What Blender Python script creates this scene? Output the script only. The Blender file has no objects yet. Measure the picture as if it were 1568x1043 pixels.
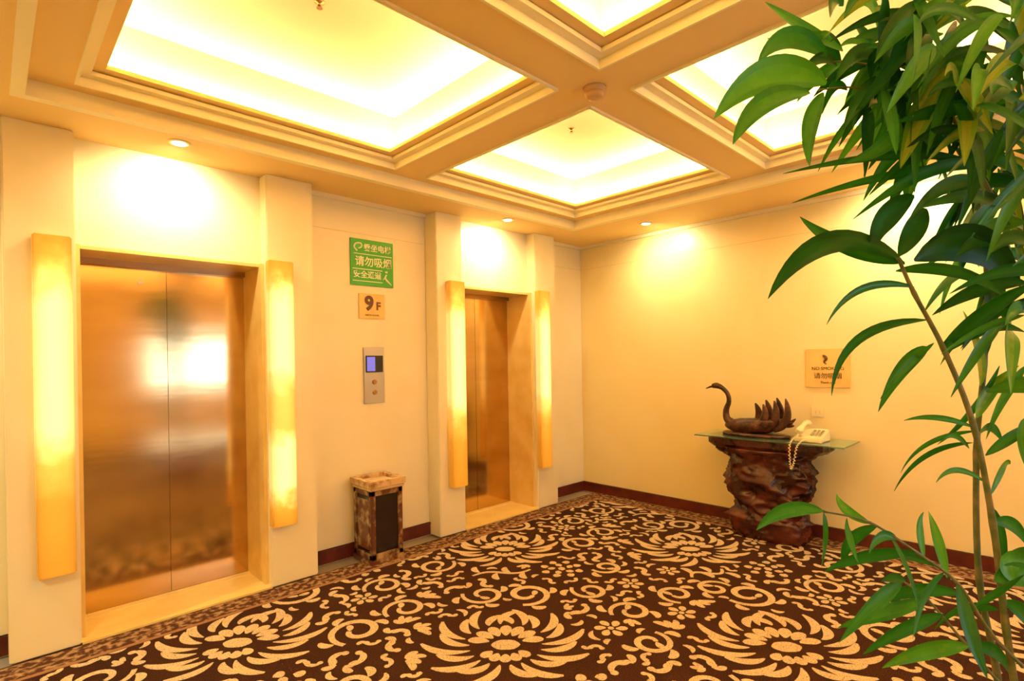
import bpy, bmesh, math, random
from mathutils import Vector, Matrix, noise
random.seed(7)
sc = bpy.context.scene
try:
    sc.view_settings.view_transform = 'Standard'
    sc.view_settings.look = 'None'
except Exception: pass
COL = sc.collection

# ------------------------------------------------------------------ materials
def mat(name, c, rough=0.6, metal=0.0, c2=None, nscale=8, bump=0.0, bscale=40, emit=None, estr=0, stretch=None, trans=0, spec=None, ramp=(0.4,0.65), coat=0):
    m = bpy.data.materials.new(name); m.use_nodes = True
    nt = m.node_tree; b = nt.nodes['Principled BSDF']
    b.inputs['Base Color'].default_value = (*c, 1)
    b.inputs['Roughness'].default_value = rough
    b.inputs['Metallic'].default_value = metal
    if spec is not None: b.inputs['Specular IOR Level'].default_value = spec
    if coat: b.inputs['Coat Weight'].default_value = coat; b.inputs['Coat Roughness'].default_value=.1
    if trans: b.inputs['Transmission Weight'].default_value = trans
    if emit: 
        b.inputs['Emission Color'].default_value = (*emit, 1); b.inputs['Emission Strength'].default_value = estr
    tc = nt.nodes.new('ShaderNodeTexCoord'); mp = nt.nodes.new('ShaderNodeMapping')
    nt.links.new(tc.outputs['Object'], mp.inputs[0])
    if stretch: mp.inputs['Scale'].default_value = stretch
    if c2:
        n = nt.nodes.new('ShaderNodeTexNoise'); n.inputs['Scale'].default_value = nscale; n.inputs['Detail'].default_value = 6
        r = nt.nodes.new('ShaderNodeValToRGB')
        r.color_ramp.elements[0].color = (*c, 1); r.color_ramp.elements[0].position = ramp[0]
        r.color_ramp.elements[1].color = (*c2, 1); r.color_ramp.elements[1].position = ramp[1]
        nt.links.new(mp.outputs[0], n.inputs['Vector']); nt.links.new(n.outputs[0], r.inputs[0])
        nt.links.new(r.outputs[0], b.inputs['Base Color'])
    if bump:
        n = nt.nodes.new('ShaderNodeTexNoise'); n.inputs['Scale'].default_value = bscale
        bp = nt.nodes.new('ShaderNodeBump'); bp.inputs['Strength'].default_value = bump; bp.inputs['Distance'].default_value=.01
        nt.links.new(mp.outputs[0], n.inputs['Vector']); nt.links.new(n.outputs[0], bp.inputs['Height'])
        nt.links.new(bp.outputs[0], b.inputs['Normal'])
    return m

M_wall = mat('cream_wall', (.94,.76,.36), .38, c2=(.95,.79,.41), nscale=2.5)
M_wall_e = mat('cream_panel', (.94,.83,.55), .32, c2=(.92,.80,.50), nscale=3)
M_joint = mat('panel_joint', (.80,.62,.32), .5)
M_ceil = mat('ceiling_paint', (.94,.66,.26), .7)
M_trim = mat('ceiling_trim_paint', (.98,.86,.52), .6)
M_up = mat('coffer_paint', (.90,.68,.38), .7)
M_base = mat('mahogany_baseboard', (.085,.012,.006), .35, c2=(.14,.022,.010), nscale=10)
M_gold = mat('golden_marble', (.90,.64,.23), .22, c2=(.82,.54,.16), nscale=5)
M_bronze = mat('brushed_bronze_steel', (.58,.39,.165), .135, 1.0, c2=(.66,.46,.21), nscale=1.2, stretch=(1,1,5), bump=.04, bscale=2.2)
M_bronze_dark = mat('dark_bronze_steel', (.40,.24,.10), .3, 1.0)
M_thresh = mat('threshold_marble', (.97,.74,.26), .15, c2=(.92,.67,.22), nscale=6)
M_carpet = mat('carpet_ground', (.022,.008,.005), .95, c2=(.080,.028,.012), nscale=170, bump=.4, bscale=300, spec=.1)
M_pat = mat('carpet_cream_pile', (.68,.53,.31), .95, c2=(.28,.16,.08), nscale=150, bump=.4, bscale=300, spec=.1, ramp=(.50,.70))
M_pat2 = mat('carpet_tan_pile', (.50,.32,.14), .95, c2=(.20,.10,.04), nscale=110, spec=.1)
M_border = mat('carpet_border_pile', (.08,.030,.015), .95, c2=(.38,.23,.11), nscale=28, spec=.1, ramp=(.45,.62))
M_green = mat('sign_green', (.04,.38,.02), .4)
M_white = mat('white_print', (.9,.9,.6), .5)
M_plate = mat('gold_plate', (.90,.62,.20), .3, c2=(.84,.54,.16), nscale=5)
M_brownink = mat('brown_ink', (.12,.04,.01), .5)
M_steel = mat('satin_steel', (.50,.47,.42), .35, .85)
M_disp = mat('blue_display', (.02,.02,.05), .2, emit=(.30,.25,.9), estr=.8)
M_black = mat('black_gloss', (.015,.01,.008), .15)
M_marb = mat('brown_marble', (.12,.04,.018), .15, c2=(.45,.28,.12), nscale=16, ramp=(.46,.66))
M_marb_l = mat('light_marble', (.72,.48,.22), .15, c2=(.30,.14,.05), nscale=16, ramp=(.48,.66))
M_root = mat('carved_rosewood', (.030,.005,.004), .25, c2=(.11,.018,.008), nscale=7, bump=.9, bscale=14)
M_swan = mat('bronze_swan', (.035,.012,.006), .28, .3, c2=(.11,.04,.015), nscale=20, bump=.5, bscale=60)
M_glass = mat('green_glass', (.55,.85,.60), .05, trans=.85)
M_phone = mat('ivory_plastic', (.88,.76,.42), .35)
M_stem = mat('stem_bark', (.08,.11,.02), .55, c2=(.20,.16,.05), nscale=30)
M_pot = mat('glazed_pot', (.25,.08,.03), .2, c2=(.35,.14,.05), nscale=6)
M_soil = mat('soil', (.05,.03,.015), .95, bump=.8, bscale=50)
M_lamp = mat('lamp_glow', (1,.9,.7), .5, emit=(1,.88,.55), estr=14)
M_day = mat('daylight_pane', (.6,.7,.9), .3, emit=(.52,.70,1), estr=10)
M_low_glow = mat('low_glow', (.6,.7,.9), .3, emit=(.52,.70,1), estr=5)
M_frame = mat('window_frame_paint', (.5,.35,.18), .5)
M_det = mat('detector_plastic', (.62,.36,.14), .5)

def leafmat():
    m = bpy.data.materials.new('leaf_green'); m.use_nodes = True
    nt = m.node_tree; b = nt.nodes['Principled BSDF']; out = nt.nodes['Material Output']
    oi = nt.nodes.new('ShaderNodeAttribute'); oi.attribute_name = 'tint'
    r = nt.nodes.new('ShaderNodeValToRGB')
    e = r.color_ramp.elements
    e[0].color = (.004,.045,.004,1); e[0].position = 0
    e[1].color = (.40,.42,.03,1); e[1].position = 1
    a = r.color_ramp.elements.new(.5); a.color = (.018,.17,.008,1)
    a = r.color_ramp.elements.new(.8); a.color = (.08,.31,.012,1)
    nt.links.new(oi.outputs['Fac'], r.inputs[0]); nt.links.new(r.outputs[0], b.inputs['Base Color'])
    b.inputs['Roughness'].default_value = .42; b.inputs['Specular IOR Level'].default_value=.3
    t = nt.nodes.new('ShaderNodeBsdfTranslucent'); mx = nt.nodes.new('ShaderNodeMixShader'); mx.inputs[0].default_value = .28
    nt.links.new(r.outputs[0], t.inputs[0]); nt.links.new(b.outputs[0], mx.inputs[1]); nt.links.new(t.outputs[0], mx.inputs[2])
    nt.links.new(mx.outputs[0], out.inputs[0])
    return m
M_leaf = leafmat()

def sconcemat(name, cols, st, k):
    # frosted alabaster diffuser with tubes inside : luminance follows the tubes along z
    m = bpy.data.materials.new(name); m.use_nodes = True
    nt = m.node_tree; b = nt.nodes['Principled BSDF']
    b.inputs['Base Color'].default_value = (.72,.38,.05,1); b.inputs['Roughness'].default_value = .3
    tc = nt.nodes.new('ShaderNodeTexCoord'); sp = nt.nodes.new('ShaderNodeSeparateXYZ')
    nt.links.new(tc.outputs['Generated'], sp.inputs[0])
    n = nt.nodes.new('ShaderNodeTexNoise'); n.inputs['Scale'].default_value = 9; n.inputs['Detail'].default_value=5
    nt.links.new(tc.outputs['Object'], n.inputs['Vector'])
    def M(op,a,b_=None,c=None):
        x=nt.nodes.new('ShaderNodeMath'); x.operation=op
        for i,v in enumerate((a,b_,c)):
            if v is None: continue
            if isinstance(v,(int,float)): x.inputs[i].default_value=v
            else: nt.links.new(v,x.inputs[i])
        return x.outputs[0]
    a0=M('SUBTRACT',n.outputs[0],.5)
    ad=M('MULTIPLY_ADD',a0,.16,sp.outputs['Z'])
    def ramp(vals):
        r = nt.nodes.new('ShaderNodeValToRGB'); cr = r.color_ramp
        cr.elements[0].position=0; cr.elements[1].position=1
        cr.elements[0].color=(*vals[0][1],1); cr.elements[1].color=(*vals[-1][1],1)
        for p,c in vals[1:-1]:
            e=cr.elements.new(p); e.color=(*c,1)
        nt.links.new(ad, r.inputs[0]); return r
    r=ramp(cols); r2=ramp([(p,(v,v,v)) for p,v in st])
    edge=M('ABSOLUTE',M('MULTIPLY_ADD',sp.outputs['X'],2,-1))
    fall=M('SUBTRACT',1,M('MULTIPLY',M('POWER',edge,2.5),.6))
    s=M('MULTIPLY',M('MULTIPLY',r2.outputs[0],k),fall)
    nt.links.new(r.outputs[0], b.inputs['Emission Color']); nt.links.new(s, b.inputs['Emission Strength'])
    return m
A1=(.85,.38,.03); A2=(1.,.48,.045); BR=(1,.80,.27); MD=(1,.62,.10)
M_sconce = sconcemat('alabaster_glow',[(0,A1),(.22,A2),(.32,MD),(.42,BR),(.80,BR),(.90,MD),(.96,A2),(1,A1)],
    [(0,.20),(.22,.27),(.32,.5),(.42,1),(.80,1),(.90,.55),(.96,.3),(1,.2)],1.75)
M_sconce2 = sconcemat('alabaster_glow_double',[(0,A1),(.07,A2),(.14,BR),(.30,BR),(.38,MD),(.50,MD),(.60,BR),(.86,BR),(.95,A2),(1,A1)],
    [(0,.2),(.07,.35),(.14,.95),(.30,.95),(.38,.5),(.50,.55),(.60,1),(.86,1),(.95,.3),(1,.2)],1.75)

# ------------------------------------------------------------------ helpers
def obj(name, bm, mats, parent=None, smooth=False, loc=None):
    me = bpy.data.meshes.new(name)
    bmesh.ops.recalc_face_normals(bm, faces=bm.faces)
    bm.to_mesh(me); bm.free()
    if not isinstance(mats,(list,tuple)): mats=[mats]
    for m in mats: me.materials.append(m)
    if smooth:
        for p in me.polygons: p.use_smooth = True
    o = bpy.data.objects.new(name, me); COL.objects.link(o)
    if loc: o.location = loc
    if parent: o.parent = parent
    return o
def empty(name):
    e = bpy.data.objects.new(name, None); COL.objects.link(e); e.empty_display_size=.1
    return e
def addbox(bm, x0,x1,y0,y1,z0,z1, mi=0, bev=0):
    t = bmesh.new()
    vs=[t.verts.new(p) for p in [(x0,y0,z0),(x1,y0,z0),(x1,y1,z0),(x0,y1,z0),(x0,y0,z1),(x1,y0,z1),(x1,y1,z1),(x0,y1,z1)]]
    for f in [(0,3,2,1),(4,5,6,7),(0,1,5,4),(1,2,6,5),(2,3,7,6),(3,0,4,7)]: t.faces.new([vs[i] for i in f])
    if bev: bmesh.ops.bevel(t, geom=t.edges[:], offset=bev, segments=2, affect='EDGES')
    merge(bm,t,mi)
def merge(bm,t,mi=0):
    mp={}
    for v in t.verts: mp[v]=bm.verts.new(v.co)
    for f in t.faces:
        nf=bm.faces.new([mp[v] for v in f.verts]); nf.material_index=mi; nf.smooth=f.smooth
    t.free()
def boxes(name, lst, mats, parent=None, bev=0):
    bm=bmesh.new()
    for b in lst:
        mi = b[6] if len(b)>6 else 0
        addbox(bm,*b[:6],mi,bev)
    return obj(name,bm,mats,parent)
def tube(bm, pts, radii, n=12, mi=0, caps=True):
    pts=[Vector(p) for p in pts]; rings=[]
    up=None
    for i,p in enumerate(pts):
        t=(pts[min(i+1,len(pts)-1)]-pts[max(i-1,0)]).normalized()
        if up is None:
            ref=Vector((0,0,1)) if abs(t.z)<.9 else Vector((1,0,0))
            up=(ref-t*ref.dot(t)).normalized()
        else: up=(up-t*up.dot(t)).normalized()
        s=t.cross(up); r=radii[i]; a,b=(r if isinstance(r,(tuple,list)) else (r,r))
        rings.append([bm.verts.new(p+s*(a*math.cos(2*math.pi*k/n))+up*(b*math.sin(2*math.pi*k/n))) for k in range(n)])
    for i in range(len(rings)-1):
        for k in range(n):
            f=bm.faces.new([rings[i][k],rings[i][(k+1)%n],rings[i+1][(k+1)%n],rings[i+1][k]]); f.material_index=mi; f.smooth=True
    if caps:
        for rg in (rings[0],rings[-1]):
            f=bm.faces.new(rg); f.material_index=mi
def smoothpts(pts,k=5):
    pts=[Vector(p) for p in pts]; out=[]
    P=[pts[0]]+pts+[pts[-1]]
    for i in range(1,len(P)-2):
        for j in range(k):
            t=j/k; a,b,c,d=P[i-1],P[i],P[i+1],P[i+2]
            out.append(.5*((2*b)+(c-a)*t+(2*a-5*b+4*c-d)*t*t+(3*b-a-3*c+d)*t**3))
    out.append(pts[-1]); return out
def lathe(bm, prof, c, n=32, mi=0, sx=1, sy=1):
    rings=[]
    for r,z in prof:
        rings.append([bm.verts.new((c[0]+sx*r*math.cos(2*math.pi*k/n),c[1]+sy*r*math.sin(2*math.pi*k/n),c[2]+z)) for k in range(n)])
    for i in range(len(rings)-1):
        for k in range(n):
            f=bm.faces.new([rings[i][k],rings[i][(k+1)%n],rings[i+1][(k+1)%n],rings[i+1][k]]); f.material_index=mi; f.smooth=True
    for rg in (rings[0],rings[-1]):
        f=bm.faces.new(rg); f.material_index=mi
def text(name, s, size, loc, rot, m, parent, ext=.001, bold=0):
    cu=bpy.data.curves.new(name,'FONT'); cu.body=s; cu.size=size; cu.extrude=ext; cu.align_x='CENTER'; cu.align_y='CENTER'; cu.offset=bold
    cu.materials.append(m)
    o=bpy.data.objects.new(name,cu); COL.objects.link(o); o.location=loc; o.rotation_euler=rot; o.parent=parent
    return o

# ------------------------------------------------------------------ room constants
H=1.45; XE=4.745; YW=3.78; YC=3.62; XL=-2.6; YB=-2.4; ZS=2.69; ZB=2.755; ZLIP=2.83; ZU=3.10; ZT=3.3
D=[(.34,1.31),(2.93,3.84)]           # elevator openings
PIL=[(.06,.34),(1.31,1.62),(2.66,2.93),(3.84,4.13)]
YD=4.0; ZD=2.11

# floor / carpet
boxes('floor',[(XL-.2,XE+.2,YB-.2,4.3,-.2,-.012)],mat('floor_concrete',(.3,.25,.2),.8))
carpet=empty('carpet')
FX0,FX1,FY0,FY1=XL+.25,4.50,YB+.25,3.40
boxes('ground',[(XL,XE,YB,YC-.005,-.012,0)],M_carpet,carpet)
boxes('border_band',[(XL+.02,XE-.02,FY1+.03,YC-.02,0,.002),(FX1+.03,XE-.02,YB+.02,FY1+.03,0,.002)],M_border,carpet)
boxes('border_line',[(XL,FX1+.03,FY1+.005,FY1+.03,0,.0025),(FX1+.005,FX1+.03,YB,FY1+.005,0,.0025)],mat('carpet_line_pile',(.30,.14,.06),.95),carpet)

# carpet florals : one repeat is drawn as a list of ribbons, then woven over the field ------
PX,PY=1.92,2.04
REC=[]; TMP=[]
G=.01; GX,GY=int(PX/G),int(PY/G)
grid=[bytearray(GY) for _ in range(GX)]
def strip(pts,ws,mi=0): TMP.append(('s',pts,ws,mi))
def blob(c,r,sy=1,rot=0,mi=0,sc_=0):
    n=20; P=[]
    for k in range(n):
        a=2*math.pi*k/n; rr=r*(1+sc_*math.cos(6*a)); x,y=rr*math.cos(a),rr*sy*math.sin(a)
        P.append((c[0]+x*math.cos(rot)-y*math.sin(rot),c[1]+x*math.sin(rot)+y*math.cos(rot)))
    TMP.append(('b',P,(c,r),mi))
def cells(prim,gap):
    out=set()
    if prim[0]=='s': it=list(zip(prim[1],prim[2]))
    else: it=[(prim[2][0],prim[2][1])]
    for (x,y),w in it:
        r=w+gap; n=int(r/G)+1; ix,iy=int(x/G),int(y/G)
        for a in range(-n,n+1):
            for b in range(-n,n+1):
                if (a*a+b*b)*G*G<=r*r: out.add(((ix+a)%GX,(iy+b)%GY))
    return out
def commit(gap=.012):
    for p in TMP:
        for a,b in cells(p,gap): grid[a][b]=1
        REC.append(p)
    TMP.clear()
def trial(gap=.012):
    for p in TMP:
        for a,b in cells(p,0.004):
            if grid[a][b]: TMP.clear(); return False
    commit(gap); return True
def petal(c,ang,r0,r1,w,bend=0,mi=0,n=9,pw=.75):
    pts=[];ws=[]
    for i in range(n+1):
        s=i/n; r=r0+(r1-r0)*s; a=ang+bend*s*s
        pts.append((c[0]+r*math.cos(a),c[1]+r*math.sin(a)))
        ws.append(w*(max(math.sin(math.pi*(s*.94+.03)),.0)**pw)*(0.6+.5*s))
    strip(pts,ws,mi)
UPA=math.radians(46)
def lotus(c,R):
    # rounded seed head, broad inner cup petals, long pointed outer petals with a row of tips between
    blob(c,R*.19,.68,UPA-math.pi/2,0,.03)
    for k in range(7):
        o=(k-3)*.40
        petal(c,UPA+o,R*.24,R*.52,R*.095,o*.12,0,9,.6)
    for k in range(5):
        o=(k-2)*.42
        petal(c,UPA+math.pi+o,R*.23,R*.42,R*.085,-o*.1,0,9,.6)
    N=22
    for k in range(N):
        o=-math.pi+(k+.5)*2*math.pi/N
        far=R*(1.06 if k%2 else .88)*(1+.08*math.cos(2*o+math.pi))
        petal(c,UPA+o,R*(.57 if abs(o)<1.4 else .48),far,R*.074,(-.34 if o>0 else .34),0,11,.65)
def rosette(c,R,rot,n=6):
    blob(c,R*.2,1,0,0,.1)
    for k in range(n):
        petal(c,rot+k*2*math.pi/n,R*.30,R,R*.30,.25,0,8,.5)
def peony(c,R,rot):
    blob(c,R*.22,.8,rot,0,.12)
    for k in range(5): petal(c,rot+k*2*math.pi/5,R*.32,R*.64,R*.19,.35,0,8,.5)
    for k in range(8): petal(c,rot+.3+k*2*math.pi/8,R*.72,R*1.05,R*.24,.15,0,8,.45)
def leaf2(c,a,L,w): petal(c,a,.004,L,w,.3,0,8,.55)
def spiral(c,r0,a0,turns,sgn,w=.018):
    n=int(22*turns); pts=[];ws=[]
    for i in range(n+1):
        s=i/n; r=r0*(1-.72*s); a=a0+sgn*2*math.pi*turns*s
        pts.append((c[0]+r*math.cos(a),c[1]+r*math.sin(a))); ws.append(w*(.45+.75*math.sin(math.pi*min(1,.15+s*.7))))
    strip(pts,ws); leaf2(pts[-1],a0+sgn*2*math.pi*turns+sgn*1.6,.07,.022)
    for q in (.05,.25,.48):
        p=pts[int(q*n)]; a=a0+sgn*2*math.pi*turns*q
        petal(p,a+sgn*.4,.020,.095,.026,sgn*.7,0,8,.55)
def vine(p,q,amp,w=.014):
    n=18; dx,dy=q[0]-p[0],q[1]-p[1]; l=math.hypot(dx,dy); nx,ny=-dy/l,dx/l; pts=[];ws=[]
    for i in range(n+1):
        s=i/n; o=amp*math.sin(2*math.pi*s)
        pts.append((p[0]+dx*s+nx*o,p[1]+dy*s+ny*o)); ws.append(w*(.8+.5*math.sin(math.pi*s)))
    strip(pts,ws)
    base=math.atan2(dy,dx)
    for s,sg in ((.15,1),(.38,-1),(.6,1),(.85,-1)):
        c=pts[int(s*n)]; petal(c,base+sg*.9,.018,.12,.027,sg*.5,0,8,.55)
def leafspray(c,a,sg,k_=4,L=.11):
    for k in range(k_):
        petal(c,a+sg*(k-(k_-1)/2)*.62,.012,L*(1+.2*(k%2)),L*.25,sg*.35,0,8,.55)
def hook(c,a,sg,r,w):
    n=16; pts=[];ws=[]
    for i in range(n+1):
        s=i/n; rr=r*(.35+.65*s); an=a+sg*(2.0+2.4*(1-s))
        pts.append((c[0]+rr*math.cos(an),c[1]+rr*math.sin(an))); ws.append(w*(.5+.7*math.sin(math.pi*s)))
    strip(pts,ws); blob(pts[0],w*1.3)
    petal(pts[9],a+sg*1.2,.01,r*.75,w*1.5,sg*.4,0,8,.55); petal(pts[-1],a+sg*2.6,.0,r*.7,w*1.5,sg*.4,0,8,.55)
rr_=random.Random(5)
for (cx,cy,s) in ((0,0,1),(PX/2,-PY/2,-1)):
    lotus((cx,cy),.385); commit(.018)
for (cx,cy,s) in ((0,0,1),(PX/2,-PY/2,-1)):
    peony((cx+.52,cy+.05*s),.14,.3); trial(.014)
    peony((cx,cy-.57),.135,.9); trial(.014)
    spiral((cx+.47,cy+.38*s),.16,math.pi*.9,1.25,s); trial() 
    spiral((cx+.50,cy-.34*s),.15,-math.pi*.8,1.2,-s); trial()
    vine((cx+.36,cy+.22*s),(cx+.62,cy+.80*s),.06); trial()
    vine((cx-.10,cy-.42*s),(cx-.48,cy-.55*s),.05); trial()
for kind,N in (('spiral',150),('ros',40),('vine',260),('hook',500),('spray',500),('hook2',900),('spray2',900),('leaf',1400)):
    for q in range(N):
        c=(rr_.uniform(0,PX),rr_.uniform(-PY,0)); a=rr_.uniform(0,6.283); sg=rr_.choice((-1,1))
        if kind=='spiral': spiral(c,rr_.uniform(.11,.14),a,1.15,sg,.015)
        elif kind=='vine':
            l=rr_.uniform(.28,.45); vine(c,(c[0]+l*math.cos(a),c[1]+l*math.sin(a)),rr_.uniform(.03,.06)*sg,.012)
        elif kind=='ros': rosette(c,rr_.uniform(.075,.095),a,6)
        elif kind=='hook': hook(c,a,sg,rr_.uniform(.08,.115),.015)
        elif kind=='spray': leafspray(c,a,sg,4,rr_.uniform(.08,.10))
        elif kind=='hook2': hook(c,a,sg,rr_.uniform(.045,.07),.011)
        elif kind=='spray2': leafspray(c,a,sg,3,rr_.uniform(.055,.075))
        else: petal(c,a,0,rr_.uniform(.05,.10),.018,sg*.8,0,8,.6)
        trial(.010)
cb=bmesh.new(); zc=.0015
for i in range(-2,4):
    for j in range(-2,4):
        ox=.92+PX*i; oy=3.04-PY*j
        for kk,p in enumerate(REC):
            z=zc+kk*1e-6
            if p[0]=='s':
                pts,ws=p[1],p[2]
                mx_=pts[0][0]+ox; my_=pts[0][1]+oy
                if mx_>FX1+.3 or mx_<FX0-.3 or my_>FY1+.3 or my_<FY0-.3: continue
                Lv=[];Rv=[]
                for q,pt in enumerate(pts):
                    a=pts[max(q-1,0)]; b=pts[min(q+1,len(pts)-1)]
                    dx,dy=b[0]-a[0],b[1]-a[1]; l=math.hypot(dx,dy) or 1
                    nx,ny=-dy/l,dx/l
                    Lv.append(cb.verts.new((pt[0]+nx*ws[q]+ox,pt[1]+ny*ws[q]+oy,z))); Rv.append(cb.verts.new((pt[0]-nx*ws[q]+ox,pt[1]-ny*ws[q]+oy,z)))
                for q in range(len(pts)-1):
                    f=cb.faces.new((Lv[q],Lv[q+1],Rv[q+1],Rv[q])); f.material_index=p[3]
            else:
                c=p[2][0]
                if c[0]+ox>FX1+.3 or c[0]+ox<FX0-.3 or c[1]+oy>FY1+.3 or c[1]+oy<FY0-.3: continue
                f=cb.faces.new([cb.verts.new((x+ox,y+oy,z)) for x,y in p[1]]); f.material_index=p[3]
for co,no in (((FX1,0,0),(1,0,0)),((FX0,0,0),(-1,0,0)),((0,FY1,0),(0,1,0)),((0,FY0,0),(0,-1,0))):
    bmesh.ops.bisect_plane(cb,geom=cb.verts[:]+cb.edges[:]+cb.faces[:],plane_co=co,plane_no=no,clear_outer=True)
cb.normal_update()
for f in cb.faces:
    if f.normal.z<0: f.normal_flip()
me=bpy.data.meshes.new('floral_pile')
cb.to_mesh(me); cb.free(); me.materials.append(M_pat); me.materials.append(M_pat2)
o=bpy.data.objects.new('floral_pile',me); COL.objects.link(o); o.parent=carpet

# walls ---------------------------------------------------------------
L=[(XL-.15,D[0][0],YW,4.12,-.2,ZT),(D[0][1],D[1][0],YW,4.12,-.2,ZT),(D[1][1],XE+.15,YW,4.12,-.2,ZT)]
for a,b in D: L.append((a,b,3.73,4.12,ZD,ZT))
L.append((XL,XE,4.12,4.2,-.2,ZT))
boxes('wall_north',L,M_wall_e)
boxes('wall_east',[(XE,XE+.15,YB-.15,YW,-.2,ZT)],M_wall)
boxes('wall_west',[(XL-.15,XL,YB-.15,YW,-.2,ZT)],M_wall)
WX0,WX1,WZ0,WZ1=1.85,3.25,1.10,1.92
boxes('wall_south',[(XL,WX0,YB-.15,YB,-.2,ZT),(WX1,XE,YB-.15,YB,-.2,ZT),(WX0,WX1,YB-.15,YB,WZ1,ZT),
    (WX0,WX1,YB-.15,YB,.26,WZ0),(WX0,WX1,YB-.15,YB,-.2,.16)],M_wall)
w=empty('window_1')
boxes('pane',[(WX0,WX1,YB-.12,YB-.11,WZ0,WZ1)],M_day,w)
boxes('low_glow_strip',[(WX0,WX1,YB-.12,YB-.11,.16,.26)],M_low_glow,w)  # glowing strip added to give the elevator door its lower highlight
boxes('frame',[(WX0,WX0+.04,YB-.11,YB+.01,WZ0,WZ1),(WX1-.04,WX1,YB-.11,YB+.01,WZ0,WZ1),(WX0,WX1,YB-.11,YB+.01,WZ0,WZ0+.04),(WX0,WX1,YB-.11,YB+.01,WZ1-.04,WZ1)],M_frame,w)

for i,(a,b) in enumerate(PIL):
    bm=bmesh.new(); addbox(bm,a,b,YC,YW,-.0,ZS,0,.006)
    obj('pillar' if i==0 else 'pillar.%03d'%i,bm,M_wall_e)
bl=[(XL,PIL[0][0]),(PIL[1][1],PIL[2][0]),(PIL[3][1],XE)]
boxes('baseboard_north',[(a,b,YW-.018,YW,0,.10) for a,b in bl]+[(a,b,YW-.024,YW,.085,.10) for a,b in bl],M_base)
boxes('baseboard_east',[(XE-.018,XE,YB,YW,0,.10),(XE-.024,XE,YB,YW,.085,.10)],M_base)
boxes('baseboard_south',[(XL,XE,YB,YB+.018,0,.10)],M_base)
boxes('baseboard_west',[(XL,XL+.018,YB,YW,0,.10)],M_base)

# elevators -------------------------------------------------------------
for i,(a,b) in enumerate(D):
    e=empty('elevator_door' if i==0 else 'elevator_door.001')
    c=(a+b)/2; f=.022
    boxes('door_panels',[(a+f,c-.001,YD,YD+.04,.012,2.055),(c+.001,b-f,YD+.0,YD+.04,.012,2.055)],M_bronze,e,.0015)
    boxes('jamb_frame',[(a,a+f,YC+.05,YD+.04,.012,ZD),(b-f,b,YC+.05,YD+.04,.012,ZD),(a,b,3.70,YD+.04,ZD-.02,ZD)],M_gold,e)
    boxes('header',[(a+f,b-f,YD-.03,YD+.04,2.055,ZD-.02)],M_bronze_dark,e)
    boxes('threshold_slab',[(a,b,YC-.01,YD+.04,-.012,.012)],M_thresh,e)
    boxes('sill_track',[(a+f,b-f,YD-.06,YD-.004,.012,.016)],M_thresh,e)
    boxes('back_panel',[(a,b,YD+.05,YD+.07,.0,ZD)],M_bronze_dark,e)
    if i==0:
        bm=bmesh.new()
        t=bmesh.new(); bmesh.ops.create_cone(t,cap_ends=True,segments=20,radius1=.012,radius2=.012,depth=.006,matrix=Matrix.Translation((c-.14,YD-.002,1.97))@Matrix.Rotation(math.pi/2,4,'X')); merge(bm,t)
        obj('release_key_hole',bm,M_steel,e)

# sconces
SC=[(.165,.318),(1.297,1.455),(2.745,2.905),(3.822,3.978)]
for i,(a,b) in enumerate(SC):
    e=empty('wall_sconce' if i==0 else 'wall_sconce.%03d'%i)
    bm=bmesh.new(); addbox(bm,a,b,YC-.07,YC-.004,.40,2.12,0,.006); obj('alabaster_diffuser',bm,M_sconce2 if i==1 else M_sconce,e)
    boxes('mount',[(a+.02,b-.02,YC-.006,YC,.45,2.07)],M_gold,e)

# ceiling ----------------------------------------------------------------
CX=[(.30,1.99),(2.24,3.88)]; CY=[(1.70,3.15),(-.02,1.46),(-1.75,-.25)]
ZX0,ZX1,ZY0,ZY1=.116,4.02,-1.93,3.27
cl=[(XL,XE,ZY1,YW,ZS,ZT),(ZX1,XE,YB,ZY1,ZS,ZT),(XL,ZX0,YB,ZY1,ZS,ZT),(ZX0,ZX1,YB,ZY0,ZS,ZT)]
xs=[ZX0,CX[0][0],CX[0][1],CX[1][0],CX[1][1],ZX1]
ys=[ZY0,CY[2][0],CY[2][1],CY[1][0],CY[1][1],CY[0][0],CY[0][1],ZY1]
for i in range(5):
    for j in range(7):
        if i%2==1 and j%2==1:
            cl.append((xs[i],xs[i+1],ys[j],ys[j+1],ZU,ZT)); continue
        cl.append((xs[i],xs[i+1],ys[j],ys[j+1],ZB,ZT))
boxes('ceiling',cl,M_ceil)
def ring(bm,x0,x1,y0,y1,w,z0,z1,mi=0):
    addbox(bm,x0,x1,y1-w,y1,z0,z1,mi); addbox(bm,x0,x1,y0,y0+w,z0,z1,mi)
    addbox(bm,x0,x0+w,y0+w,y1-w,z0,z1,mi); addbox(bm,x1-w,x1,y0+w,y1-w,z0,z1,mi)
ti=1
for (x0,x1) in CX:
    for (y0,y1) in CY:
        bm=bmesh.new()
        ring(bm,x0,x1,y0,y1,.012,ZB-.012,ZB+.03)
        ring(bm,x0,x1,y0,y1,.055,ZB+.03,ZB+.05)
        ring(bm,x0,x1,y0,y1,.105,ZLIP-.02,ZLIP,1)
        ring(bm,x0,x1,y0,y1,.035,ZB+.05,ZLIP-.02,1)
        addbox(bm,x0+.001,x1-.001,y0+.001,y1-.001,ZU-.01,ZU,2)
        ring(bm,x0,x1,y0,y1,.01,ZLIP,ZU-.01,2)
        obj('trim_%d'%ti,bm,[M_trim,M_ceil,M_up]); ti+=1
bm=bmesh.new(); ring(bm,ZX0-.03,ZX1+.03,ZY0-.03,ZY1+.03,.05,ZS-.012,ZB+.002)
obj('trim_%d'%ti,bm,M_trim); ti+=1
bm=bmesh.new()
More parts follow.
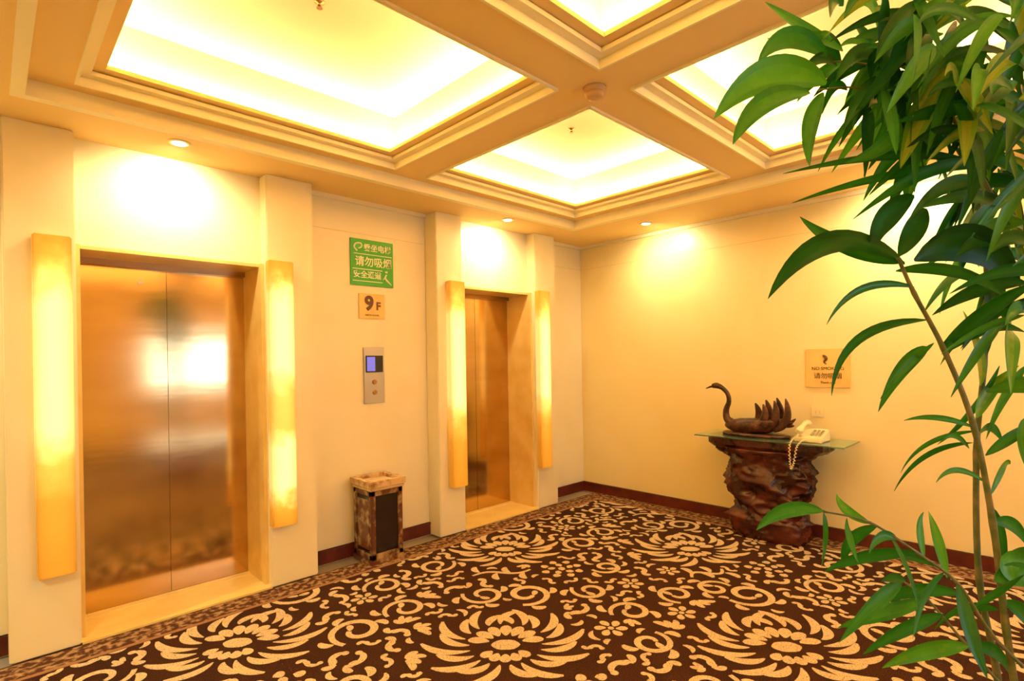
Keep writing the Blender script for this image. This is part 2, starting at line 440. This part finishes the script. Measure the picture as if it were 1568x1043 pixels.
addbox(bm,XL,XE,YW-.03,YW,ZS-.03,ZS); addbox(bm,XE-.03,XE,YB,YW-.03,ZS-.03,ZS)
obj('trim_%d'%ti,bm,M_wall_e); ti+=1
bm=bmesh.new()
for a,b in bl: addbox(bm,a,b,YW-.0015,YW,2.437,2.441)
addbox(bm,XE-.0015,XE,YB,YW,2.437,2.441)
obj('trim_%d'%ti,bm,M_joint); ti+=1

WARM=(1,.81,.44)
def area(name,loc,sx,sy,p,col,rot=(0,0,0),parent=None):
    l=bpy.data.lights.new(name,'AREA'); l.shape='RECTANGLE'; l.size=sx; l.size_y=sy; l.energy=p; l.color=col
    o=bpy.data.objects.new(name,l); COL.objects.link(o); o.location=loc; o.rotation_euler=rot; o.parent=parent
    return o
n=0
for (x0,x1) in CX:
    for (y0,y1) in CY:
        e=empty('cove_light' if n==0 else 'cove_light.%03d'%n); n+=1
        z=ZLIP+.012; q=.045; up=(math.pi,0,0)
        P=15
        area('tube_far',((x0+x1)/2,y1-q,z),x1-x0-.15,.03,P,WARM,up,e)
        area('tube_near',((x0+x1)/2,y0+q,z),x1-x0-.15,.03,P*.5,WARM,up,e)
        area('tube_left',(x0+q,(y0+y1)/2,z),.03,y1-y0-.15,P*.75,WARM,up,e)
        area('tube_right',(x1-q,(y0+y1)/2,z),.03,y1-y0-.15,P,WARM,up,e)

# downlights (adjustable spots, tilted to the nearest wall); unseen west and south ones are added room fill
DL=[(.78,3.43,0,1,.7),(3.30,3.43,0,1,.6),(4.36,2.70,1,0,.55),(4.36,.75,1,0,.9),(-.9,3.3,0,.3,2),(-1.2,1.0,0,0,3.4),(-1.2,-1.2,0,0,3.4),(4.36,-1.2,1,0,1.2)]
for i,(x,y,dx,dy,k) in enumerate(DL):
    e=empty('downlight_and_fill' if i==0 else 'downlight_and_fill.%03d'%i)
    bm=bmesh.new(); lathe(bm,[(.035,-.0),(.036,-.006),(.055,-.006),(.058,0)],(x,y,ZS),24); obj('rim',bm,M_trim,e)
    bm=bmesh.new(); lathe(bm,[(.001,-.008),(.034,-.008),(.034,-.001),(.001,-.001)],(x,y,ZS),24); obj('lens',bm,M_lamp,e)
    l=bpy.data.lights.new('beam','SPOT'); l.energy=64*k; l.color=(1,.86,.52); l.spot_size=math.radians(150); l.spot_blend=1; l.shadow_soft_size=.035
    o=bpy.data.objects.new('beam',l); COL.objects.link(o); o.location=(x,y,ZS-.035); o.parent=e
    o.rotation_euler=Vector((dx*.75,dy*.75,-1)).to_track_quat('-Z','Y').to_euler()

bm=bmesh.new(); lathe(bm,[(.055,0),(.055,-.012),(.045,-.02),(.045,-.026),(.05,-.03),(.038,-.048),(.015,-.052)],(2.115,1.58,ZB),28)
obj('smoke_detector',bm,M_det)
for i,(x,y) in enumerate([(3.0,2.45),(1.1,2.35)]):
    bm=bmesh.new(); lathe(bm,[(.022,0),(.022,-.005),(.008,-.007),(.006,-.025),(.014,-.027),(.014,-.03)],(x,y,ZU-.01),16)
    obj('sprinkler_head' if i==0 else 'sprinkler_head.001',bm,M_bronze_dark)

# ------------------------------------------------------------------ signs on elevator wall
RN=(math.pi/2,0,0); RE=(math.pi/2,0,-math.pi/2)
s=empty('green_notice_sign')
boxes('board',[(1.975,2.345,YW-.012,YW,2.045,2.40)],M_green,s,.002)
yt=YW-.0135
text('line_top','乘坐电梯',.060,(2.205,yt,2.335),RN,M_white,s,.001,.001)
text('line_mid','请勿吸烟',.080,(2.17,yt,2.225),RN,M_white,s,.001,.001)
text('line_low','安全通道',.060,(2.115,yt,2.125),RN,M_white,s,.001,.001)
boxes('icons',[(1.99,2.245,yt-.001,yt+.001,2.075,2.081),(1.99,2.245,yt-.001,yt+.001,2.167,2.173),(2.0,2.33,yt-.001,yt+.001,2.283,2.288)],M_white,s)
bm=bmesh.new()
tube(bm,smoothpts([(2.03,yt,2.305),(2.005,yt,2.33),(2.02,yt,2.36),(2.06,yt,2.365),(2.065,yt,2.34),(2.04,yt,2.325)],4),[.006]*21,6)
tube(bm,[(2.28,yt,2.145),(2.265,yt,2.115),(2.285,yt,2.095),(2.325,yt,2.065)],[.006,.009,.008,.004],6)
tube(bm,[(2.27,yt,2.125),(2.25,yt,2.10)],[.006,.004],6)
tube(bm,[(2.28,yt,2.17),(2.28,yt,2.155)],[.011,.010],8)
obj('pictogram',bm,M_white,s)

s=empty('floor_number_plate')
boxes('plate',[(2.04,2.265,YW-.010,YW,1.79,1.985)],M_plate,s,.003)
text('number','9',.15,(2.125,YW-.0115,1.905),RN,M_brownink,s,.002,.006)
text('letter','F',.085,(2.205,YW-.0115,1.888),RN,M_brownink,s,.002,.003)
text('caption','NINTH FLOOR',.018,(2.15,YW-.0115,1.818),RN,M_brownink,s)

s=empty('elevator_call_panel')
boxes('plate',[(2.07,2.25,YW-.014,YW,1.135,1.57)],M_steel,s,.004)
boxes('display_bezel',[(2.085,2.235,YW-.018,YW-.013,1.375,1.505)],M_black,s,.002)
boxes('display',[(2.095,2.165,YW-.0195,YW-.017,1.385,1.495)],M_disp,s)
bm=bmesh.new()
for zz in (1.30,1.22):
    t=bmesh.new(); bmesh.ops.create_cone(t,cap_ends=True,segments=24,radius1=.02,radius2=.018,depth=.01,matrix=Matrix.Translation((2.16,YW-.018,zz))@Matrix.Rotation(math.pi/2,4,'X')); merge(bm,t)
obj('buttons',bm,M_bronze_dark,s)

s=empty('wall_notice_plaque')
boxes('plate',[(XE-.012,XE,1.17,1.485,1.195,1.50)],M_plate,s,.003)
bm=bmesh.new(); xx=XE-.0135
tube(bm,smoothpts([(xx,1.36,1.45),(xx,1.345,1.44),(xx,1.335,1.42),(xx,1.35,1.395),(xx,1.335,1.38)],3),[.004,.007,.009,.011,.012,.013,.011,.01,.008,.007,.005,.004,.003],6)
obj('emblem',bm,M_brownink,s)
text('headline','NO SMOKING',.036,(XE-.0135,1.3275,1.345),RE,M_brownink,s)
text('subline','请勿吸烟',.05,(XE-.0135,1.3275,1.285),RE,M_brownink,s)
text('footer','Thank you',.025,(XE-.0135,1.3275,1.235),RE,M_brownink,s)
s=empty('wall_socket')
boxes('plate',[(XE-.010,XE,1.36,1.45,.96,1.045)],M_phone,s,.003)
boxes('slots',[(XE-.0115,XE-.009,1.385,1.392,.985,1.01),(XE-.0115,XE-.009,1.415,1.422,.985,1.01)],M_plate,s)

# ------------------------------------------------------------------ trash bin
s=empty('trash_bin')
x0,x1,y0,y1=1.950,2.210,3.475,3.735
boxes('plinth',[(x0-.008,x1+.008,y0-.008,y1+.008,0,.035)],M_marb,s,.005)
p=.036
boxes('corner_posts',[(x0,x0+p,y0,y0+p,.035,.53),(x1-p,x1,y0,y0+p,.035,.53),(x0,x0+p,y1-p,y1,.035,.53),(x1-p,x1,y1-p,y1,.035,.53),
   (x0,x1,y0,y1,.035,.075),(x0,x1,y0,y1,.49,.53)],M_marb,s,.004)
boxes('front_panel',[(x0+p-.01,x1-p+.01,y0+.012,y0+.03,.075,.49),(x0+.012,x0+.03,y0+p-.01,y1-p+.01,.075,.49),(x1-.03,x1-.012,y0+p-.01,y1-p+.01,.075,.49)],M_black,s)
boxes('side_inlay',[(x0+.006,x0+.013,y0+p+.012,y1-p-.012,.10,.46)],M_marb,s,.003)
bm=bmesh.new(); addbox(bm,x0-.012,x1+.012,y0-.012,y1+.012,.53,.555,0,.006)
ring(bm,x0-.018,x1+.018,y0-.018,y1+.018,.035,.555,.60)
obj('top_rim',bm,M_marb_l,s)
boxes('ash_sand',[(x0+.015,x1-.015,y0+.015,y1-.015,.555,.575)],mat('ash_sand',(.6,.45,.28),.9),s)

# ------------------------------------------------------------------ carved root console
s=empty('carved_console_table'); console=s
cx,cy=4.515,1.70
bm=bmesh.new(); n=96
P=[(.0,.33),(.03,.345),(.15,.345),(.17,.32),(.20,.30),(.30,.315),(.38,.35),(.46,.375),(.53,.355),(.58,.33),(.63,.35),(.68,.41),(.715,.44)]
def pr(z):
    for (a,ra),(b,rb) in zip(P,P[1:]):
        if a<=z<=b: return ra+(rb-ra)*(z-a)/(b-a)
    return P[-1][1]
rings=[]; NZ=84
for i in range(NZ+1):
    z=.715*i/NZ; r=pr(z); rg=[]
    for k in range(n):
        a=2*math.pi*k/n; ca,sa=math.cos(a),math.sin(a)
        sq=(abs(ca)**3.2+abs(sa)**3.2)**(-1/3.2)
        d=noise.noise(Vector((ca*2.6,sa*2.6,z*9)))*.06-abs(noise.noise(Vector((ca*4.5,sa*4.5,z*15+4))))*.10+.022*math.sin(5*a+z*24)+.03
        if z<.15: d=d*.3
        y=cy+(r*.96+d)*sq*sa*.86; x=cx+(r*.55+d*.6)*sq*ca*.92
        rg.append(bm.verts.new((min(x,XE-.03),y,z)))
    rings.append(rg)
for i in range(NZ):
    for k in range(n):
        f=bm.faces.new([rings[i][k],rings[i][(k+1)%n],rings[i+1][(k+1)%n],rings[i+1][k]]); f.smooth=True
bm.faces.new(rings[0]); bm.faces.new(rings[-1])
obj('carved_root_pedestal',bm,M_root,s)
bm=bmesh.new(); lo=[];hi=[];mid=[]
for k in range(64):
    a=2*math.pi*k/64; ca,sa=math.cos(a),math.sin(a); sq=(abs(ca)**4+abs(sa)**4)**(-1/4)
    d=1+.05*noise.noise(Vector((ca*3,sa*3,1)))
    px=min(cx+.20*sq*ca*d,XE-.03); py=cy+.45*sq*sa*d
    lo.append(bm.verts.new((cx+(px-cx)*.9,cy+(py-cy)*.9,.70))); mid.append(bm.verts.new((px,py,.735))); hi.append(bm.verts.new((px,py,.789)))
for k in range(64):
    j=(k+1)%64; bm.faces.new((lo[k],lo[j],mid[j],mid[k])); bm.faces.new((mid[k],mid[j],hi[j],hi[k]))
bm.faces.new(lo); bm.faces.new(hi); obj('wood_top',bm,M_root,s)
boxes('glass_top',[(4.295,XE-.03,1.11,2.23,.789,.799)],M_glass,s,.002)

# swan
s=empty('swan_statue'); Z0=.80; sx=4.50
bm=bmesh.new()
lathe(bm,[(.001,0),(.24,0),(.25,.014),(.23,.026),(.001,.028)],(sx,1.80,Z0),32,0,.5,1.1)
body=smoothpts([(sx,2.045,Z0+.075),(sx,2.00,Z0+.075),(sx,1.92,Z0+.075),(sx,1.80,Z0+.08),(sx,1.69,Z0+.09),(sx,1.60,Z0+.12),(sx,1.55,Z0+.15)],4)
rr=[.02,.05,.075,.08,.065,.040,.012]
rad=[]
for i in range(len(body)):
    t=i/4; a=int(t); b=min(a+1,6); f=t-a; v=rr[a]*(1-f)+rr[b]*f; rad.append((v*1.0,v*.85))
tube(bm,body,rad,20)
neck=smoothpts([(sx,1.99,Z0+.09),(sx,2.035,Z0+.13),(sx,2.04,Z0+.20),(sx,2.015,Z0+.27),(sx,2.025,Z0+.335),(sx,2.07,Z0+.385),(sx,2.12,Z0+.405),(sx,2.155,Z0+.40)],4)
nr=[.040,.030,.024,.020,.018,.019,.026,.020]
rad=[]
for i in range(len(neck)):
    t=i/4; a=int(t); b=min(a+1,7); f=t-a; rad.append(nr[a]*(1-f)+nr[b]*f)
tube(bm,neck,rad,14)
tube(bm,[(sx,2.145,Z0+.40),(sx,2.18,Z0+.392),(sx,2.215,Z0+.378)],[(.016,.012),(.012,.008),(.006,.004)],10)
obj('body_and_neck',bm,M_swan,s)
bm=bmesh.new()
def feather(b,m_,t,w,th=.010):
    pts=[]; rd=[]
    for i in range(13):
        q=i/12; p=(1-q)**2*Vector(b)+2*q*(1-q)*Vector(m_)+q*q*Vector(t); pts.append(p)
        ww=w*(math.sin(math.pi*(q*.88+.10))**.6); rd.append((th*(.4+.6*ww/w),max(ww,.002)))
    tube(bm,pts,rd,12)
# three tall upswept plumes per wing; the two wings rise side by side
for sg in (-1,1):
    xo=sx+sg*.045
    for (yb,ym,yt_,zt,w) in ((1.83,1.70,1.745,.265,.036),(1.74,1.62,1.660,.295,.036),(1.66,1.53,1.575,.315,.034)):
        yo=sg*.045
        feather((xo,yb+yo*.5,Z0+.06),(xo+sg*.02,ym+yo,Z0+.12),(xo-sg*.01,yt_+.02+yo,Z0+zt),w*.92)
    feather((xo,1.95,Z0+.09),(xo+sg*.03,1.80,Z0+.06),(xo+sg*.01,1.62,Z0+.13),.045)
for k,(yt_,zt) in enumerate(((1.50,.13),(1.49,.16),(1.51,.10))):
    feather((sx,1.60,Z0+.10),(sx+(k-1)*.02,1.55,Z0+.10),(sx+(k-1)*.03,yt_,Z0+zt),.018)
obj('wings_and_tail',bm,M_swan,s)

# telephone
s=empty('telephone')
bm=bmesh.new(); ty=1.375; tx=4.50; zz=.80
vs=[bm.verts.new(p) for p in [(tx-.11,ty-.095,zz),(tx+.11,ty-.095,zz),(tx+.11,ty+.095,zz),(tx-.11,ty+.095,zz),
  (tx-.105,ty-.09,zz+.035),(tx+.105,ty-.09,zz+.085),(tx+.105,ty+.09,zz+.085),(tx-.105,ty+.09,zz+.035)]]
for f in [(0,3,2,1),(4,5,6,7),(0,1,5,4),(1,2,6,5),(2,3,7,6),(3,0,4,7)]: bm.faces.new([vs[i] for i in f])
bmesh.ops.bevel(bm,geom=bm.edges[:],offset=.006,segments=2,affect='EDGES')
obj('body',bm,M_phone,s)
bm=bmesh.new()
hx=ty+.06
tube(bm,[(tx-.115,hx,zz+.073),(tx-.10,hx,zz+.077),(tx-.07,hx,zz+.092),(tx-.03,hx,zz+.108),(tx+.03,hx,zz+.124),(tx+.065,hx,zz+.124),(tx+.095,hx,zz+.12),(tx+.108,hx,zz+.112)],
   [(.015,.015),(.029,.026),(.028,.020),(.019,.014),(.019,.014),(.028,.020),(.029,.026),(.014,.014)],14)
obj('handset',bm,M_phone,s)
bm=bmesh.new()
for a in range(3):
    for b in range(4):
        X=tx-.06+b*.03; Y=ty-.07+a*.028; Z=zz+.044+(X-tx+.105)*.238
        addbox(bm,X-.009,X+.009,Y-.009,Y+.009,Z-.003,Z+.006,0,.002)
obj('keypad',bm,mat('key_grey',(.45,.38,.22),.4),s)
c=smoothpts([(tx-.12,hx,zz+.06),(tx-.16,hx+.02,zz+.03),(tx-.212,hx+.03,zz-.01),(tx-.218,hx+.03,zz-.12),(tx-.218,hx+.02,zz-.19),(tx-.218,hx-.0,zz-.14),(tx-.216,hx-.02,zz-.03),(tx-.18,hx-.04,zz+.014),(tx-.115,hx-.05,zz+.02)],22)
cc=[]
for i,p in enumerate(c):
    a=i*1.25; cc.append(p+Vector((.004*math.cos(a),.008*math.cos(a),.002*math.sin(a)+.0)))
lowi=[i for i,p in enumerate(c) if p.z<.799]; i0=lowi[0]; i1=lowi[-1]
bm=bmesh.new(); tube(bm,cc[:i0],[.0033]*i0,5); tube(bm,cc[i1+1:],[.0033]*len(cc[i1+1:]),5); obj('cord',bm,M_phone,s)
bm=bmesh.new(); tube(bm,cc[i0:i1+1],[.0033]*(i1-i0+1),5); obj('hanging_phone_cord',bm,M_phone,console)

# ------------------------------------------------------------------ potted bamboo-like plant
FW=Vector((.696,.718,0)); RT=Vector((.718,-.696,0))
plant=empty('potted_bamboo_palm')
ctr=FW*1.30; K=1.30/829
# vertical drawing sheet through the trunk, (a,b) sheet units, dd metres in front / behind
def S(a,b,dd=0):
    u=(a-784)-.0165*(b-552); v=(b-552)+.0165*(a-784)
    return ctr+FW*dd+RT*(u*K)+Vector((0,0,1.45-v*K))
lb=bmesh.new(); tint=lb.faces.layers.float.new('tint')
def leaf(b,c,t,w,db=0,dt=None,tn=None,tw=None):
    if dt is None: dt=db+random.uniform(-.12,.12)
    if tn is None: tn=random.choice([.1,.2,.3,.4,.5,.6,.7,.85])
    if tw is None: tw=random.uniform(-.5,.5)
    B,C,T=S(*b,db),S(*c,(db+dt)/2+random.uniform(-.03,.03)),S(*t,dt)
    N=14; prev=None; w=w*K*.5
    for i in range(N+1):
        q=i/N; p=(1-q)**2*B+2*q*(1-q)*C+q*q*T
        tg=(2*(1-q)*(C-B)+2*q*(T-C)).normalized()
        s_=tg.cross(FW).normalized(); nn=s_.cross(tg).normalized()
        side=(s_*math.cos(tw)+nn*math.sin(tw))
        up=tg.cross(side)
        ww=w*(math.sin(math.pi*min(1,(q**.8)*.97+.02))**.85) if q<1 else 0
        ww=max(ww,.0006)
        row=[lb.verts.new(p+side*ww+up*ww*.3),lb.verts.new(p+side*ww*.5+up*ww*.08),lb.verts.new(p),lb.verts.new(p-side*ww*.5+up*ww*.08),lb.verts.new(p-side*ww+up*ww*.3)]
        if prev:
            for k in range(4):
                f=lb.faces.new((prev[k],prev[k+1],row[k+1],row[k])); f.smooth=True; f[tint]=min(1,max(0,tn+random.uniform(-.03,.03)+(.08 if k in(1,2) else 0)))
        prev=row
sb=bmesh.new()
def stem(pts,r0,r1,dd=0):
    q=smoothpts([S(p[0],p[1],dd+(p[2] if len(p)>2 else 0)) for p in pts],6)
    tube(sb,q,[r0+(r1-r0)*i/(len(q)-1)+(.0012 if i%6==0 else 0) for i in range(len(q))],8)
stem([(1572,1270),(1560,1100),(1540,960),(1520,800),(1490,650),(1445,535),(1400,450),(1375,395)],.009,.004,0)
stem([(1585,1270),(1560,1050),(1532,900),(1528,700),(1540,560),(1545,420),(1520,250),(1470,110),(1440,40)],.008,.004,.06)
stem([(1600,1270),(1590,1000),(1570,750),(1560,500),(1565,300),(1555,120),(1540,-60)],.008,.004,-.04)
stem([(1540,300),(1480,200),(1400,150),(1330,125),(1265,128)],.004,.002,.03)
stem([(1520,230),(1450,120),(1380,75),(1285,65)],.004,.002,.08)
stem([(1548,1010),(1500,960),(1450,885),(1390,840),(1320,795),(1250,778)],.0045,.002,-.03)
stem([(1552,1060),(1500,1000),(1440,930),(1400,900)],.004,.002,.04)
LV=[((1285,68),(1195,35),(1150,108),34,.05,.5),((1265,128),(1160,85),(1082,195),50,.0,.6),((1230,152),(1150,150),(1108,235),38,-.03,.55),
((1268,135),(1230,190),(1228,262),24,.02,.6),((1310,60),(1240,20),(1180,-10),30,.05,.55),((1290,30),(1240,50),(1205,20),20,.05,.75),
((1390,80),(1310,50),(1268,135),26,.06,.3),((1395,135),(1330,105),(1285,205),30,.02,.25),((1350,128),(1330,200),(1325,262),28,.0,.5),
((1400,150),(1380,230),(1300,245),26,.02,.6),((1440,60),(1390,20),(1330,30),28,.05,.6),((1440,100),(1410,170),(1375,260),34,-.02,.85),
((1470,110),(1440,200),(1420,300),32,.03,.3),((1480,90),(1400,60),(1340,110),30,.05,.4),((1500,60),(1470,130),(1455,215),30,.0,.6),
((1510,200),(1440,190),(1350,290),22,.03,.35),((1520,250),(1430,230),(1320,330),20,.02,.5),((1530,270),(1450,260),(1370,345),22,.04,.3),
((1500,240),(1400,215),(1215,255),14,.03,.3),((1510,250),(1400,240),(1250,290),14,.03,.4),
((1385,405),(1270,310),(1208,450),40,.0,.12),((1385,402),(1300,380),(1248,320),24,.0,.5),((1385,402),(1470,330),(1565,440),56,-.03,.12),
((1400,300),(1335,330),(1352,385),42,.0,.15),((1385,390),(1420,330),(1445,310),32,.02,.2),((1385,412),(1470,400),(1510,470),20,.03,.3),
((1400,440),(1290,420),(1240,500),12,.0,.3),((1420,490),(1300,490),(1292,608),15,.0,.25),((1412,532),(1382,545),(1374,635),26,-.02,.5),
((1445,540),(1500,480),(1560,510),26,.0,.35),((1450,535),(1480,470),(1530,440),22,.02,.3),((1440,525),(1370,560),(1340,610),10,.02,.4),
((1530,560),(1510,640),(1480,690),22,.0,.5),((1500,590),(1530,540),(1530,470),24,.0,.8),((1510,600),(1560,570),(1600,610),26,.0,.7),
((1492,655),(1430,630),(1390,645),9,.0,.5),((1495,660),(1430,670),(1400,730),10,.0,.45),((1500,680),(1450,690),(1420,770),10,.02,.4),
((1498,665),(1560,640),(1600,690),14,.0,.5),((1510,740),(1450,700),(1395,728),9,.0,.5),((1515,760),(1560,700),(1590,720),16,.0,.6),
((1500,690),(1440,650),(1420,672),8,.03,.5),((1520,800),(1560,790),(1600,850),20,.0,.5),((1525,850),(1570,820),(1600,900),28,-.02,.6),
((1500,880),(1540,850),(1580,900),34,-.04,.6),((1495,640),(1520,600),(1570,560),22,.0,.8),((1520,700),(1560,660),(1600,650),16,.02,.6),
((1525,880),(1500,830),(1570,860),30,-.05,.7),
((1560,440),(1500,470),(1480,560),28,-.02,.5),((1565,500),(1520,500),(1500,600),28,.03,.75),((1560,380),(1490,350),(1440,400),26,.02,.3),((1555,330),(1480,290),(1380,330),26,.0,.3),
((1560,300),(1500,330),(1480,420),30,.05,.4),((1570,560),(1540,600),(1550,680),26,.0,.6),((1570,640),(1540,680),(1555,760),20,.0,.6),((1530,780),(1550,830),(1540,900),18,.02,.5),((1535,920),(1570,930),(1590,1000),24,.0,.5),((1540,940),(1500,930),(1470,990),20,.02,.4),
((1250,778),(1200,770),(1162,815),22,-.03,.55),((1250,780),(1245,810),(1215,840),16,-.03,.45),((1285,788),(1262,800),(1268,835),16,-.03,.5),
((1330,800),(1300,820),(1310,880),18,-.03,.4),((1320,796),(1280,780),(1290,760),14,-.03,.7),((1390,840),(1330,850),(1275,885),20,-.03,.45),
((1400,848),(1400,800),(1425,788),16,-.03,.6),((1430,870),(1370,880),(1330,930),22,-.03,.4),((1440,880),(1445,820),(1470,800),16,-.02,.6),
((1450,885),(1420,930),(1430,985),22,-.03,.3),((1400,900),(1340,910),(1275,975),22,.04,.5),((1440,930),(1370,950),(1300,975),22,.04,.55),
((1460,950),(1400,970),(1355,1030),20,.03,.45),((1500,1000),(1450,1010),(1395,1060),24,.03,.7),((1500,1000),(1540,990),(1570,1050),20,.03,.5),
((1405,900),(1365,880),(1340,885),14,.04,.4),((1480,925),(1500,880),(1500,850),18,-.02,.5),
((1360,820),(1330,800),(1300,830),14,-.03,.4),((1420,860),(1380,840),(1345,860),14,-.03,.35),((1470,910),(1410,900),(1375,960),20,.0,.4),((1350,815),(1350,850),(1340,890),14,-.03,.3)]
for (b,c,t,w,dd,tn) in LV: leaf(b,c,t,w*1.02,dd,None,tn+random.uniform(-.06,.06))
for (ax,ay,n_,L0) in ((1470,90,32,140),(1545,130,30,150),(1560,250,26,140),(1400,50,24,115),(1560,380,18,130),(1510,-10,24,145),(1320,30,14,95),(1430,170,20,110),(1350,110,12,95),(1500,200,20,120),(1540,470,10,120)):
    for k in range(n_):
        a=random.uniform(math.pi*.42,math.pi*1.15) if random.random()<.8 else random.uniform(-.4,1.2)
        Ls=L0*random.uniform(.55,1.1); bx,by=ax+random.uniform(-35,35),ay+random.uniform(-40,40)
        tx_,ty_=bx+math.cos(a)*Ls, by+math.sin(a)*Ls*.9+30
        leaf((bx,by),((bx+tx_)/2+random.uniform(-10,10),(by+ty_)/2-random.uniform(15,50)),(tx_,ty_),random.uniform(13,27),random.uniform(-.15,.15))
obj('leaves',lb,M_leaf,plant)
PC=ctr+RT*((1580-784)*K)
obj('canes',sb,M_stem,plant)
bm=bmesh.new(); lathe(bm,[(.001,0),(.15,0),(.17,.02),(.215,.25),(.235,.32),(.245,.34),(.245,.365),(.222,.365),(.21,.31),(.001,.31)],(PC.x,PC.y,0),40)
obj('pot',bm,M_pot,plant)
bm=bmesh.new(); lathe(bm,[(.001,.312),(.208,.312),(.208,.335),(.001,.345)],(PC.x,PC.y,0),32); obj('soil',bm,M_soil,plant)

# ------------------------------------------------------------------ world + camera
wd=bpy.data.worlds.new('World'); sc.world=wd; wd.use_nodes=True
wd.node_tree.nodes['Background'].inputs[0].default_value=(1,.85,.6,1); wd.node_tree.nodes['Background'].inputs[1].default_value=.3
cam=bpy.data.cameras.new('camera'); co=bpy.data.objects.new('camera',cam); COL.objects.link(co)
cam.sensor_width=36; cam.lens=829/1568*36; cam.shift_y=30.5/1568; cam.clip_start=.02
th=.0165
F=FW.normalized(); R=RT.normalized(); Z=Vector((0,0,1))
up=Z*math.cos(th)+R*math.sin(th); rt=R*math.cos(th)-Z*math.sin(th)
m=Matrix(((rt.x,up.x,-F.x,0),(rt.y,up.y,-F.y,0),(rt.z,up.z,-F.z,H),(0,0,0,1)))
co.matrix_world=m
sc.camera=co
print('carpet prims',len(REC))
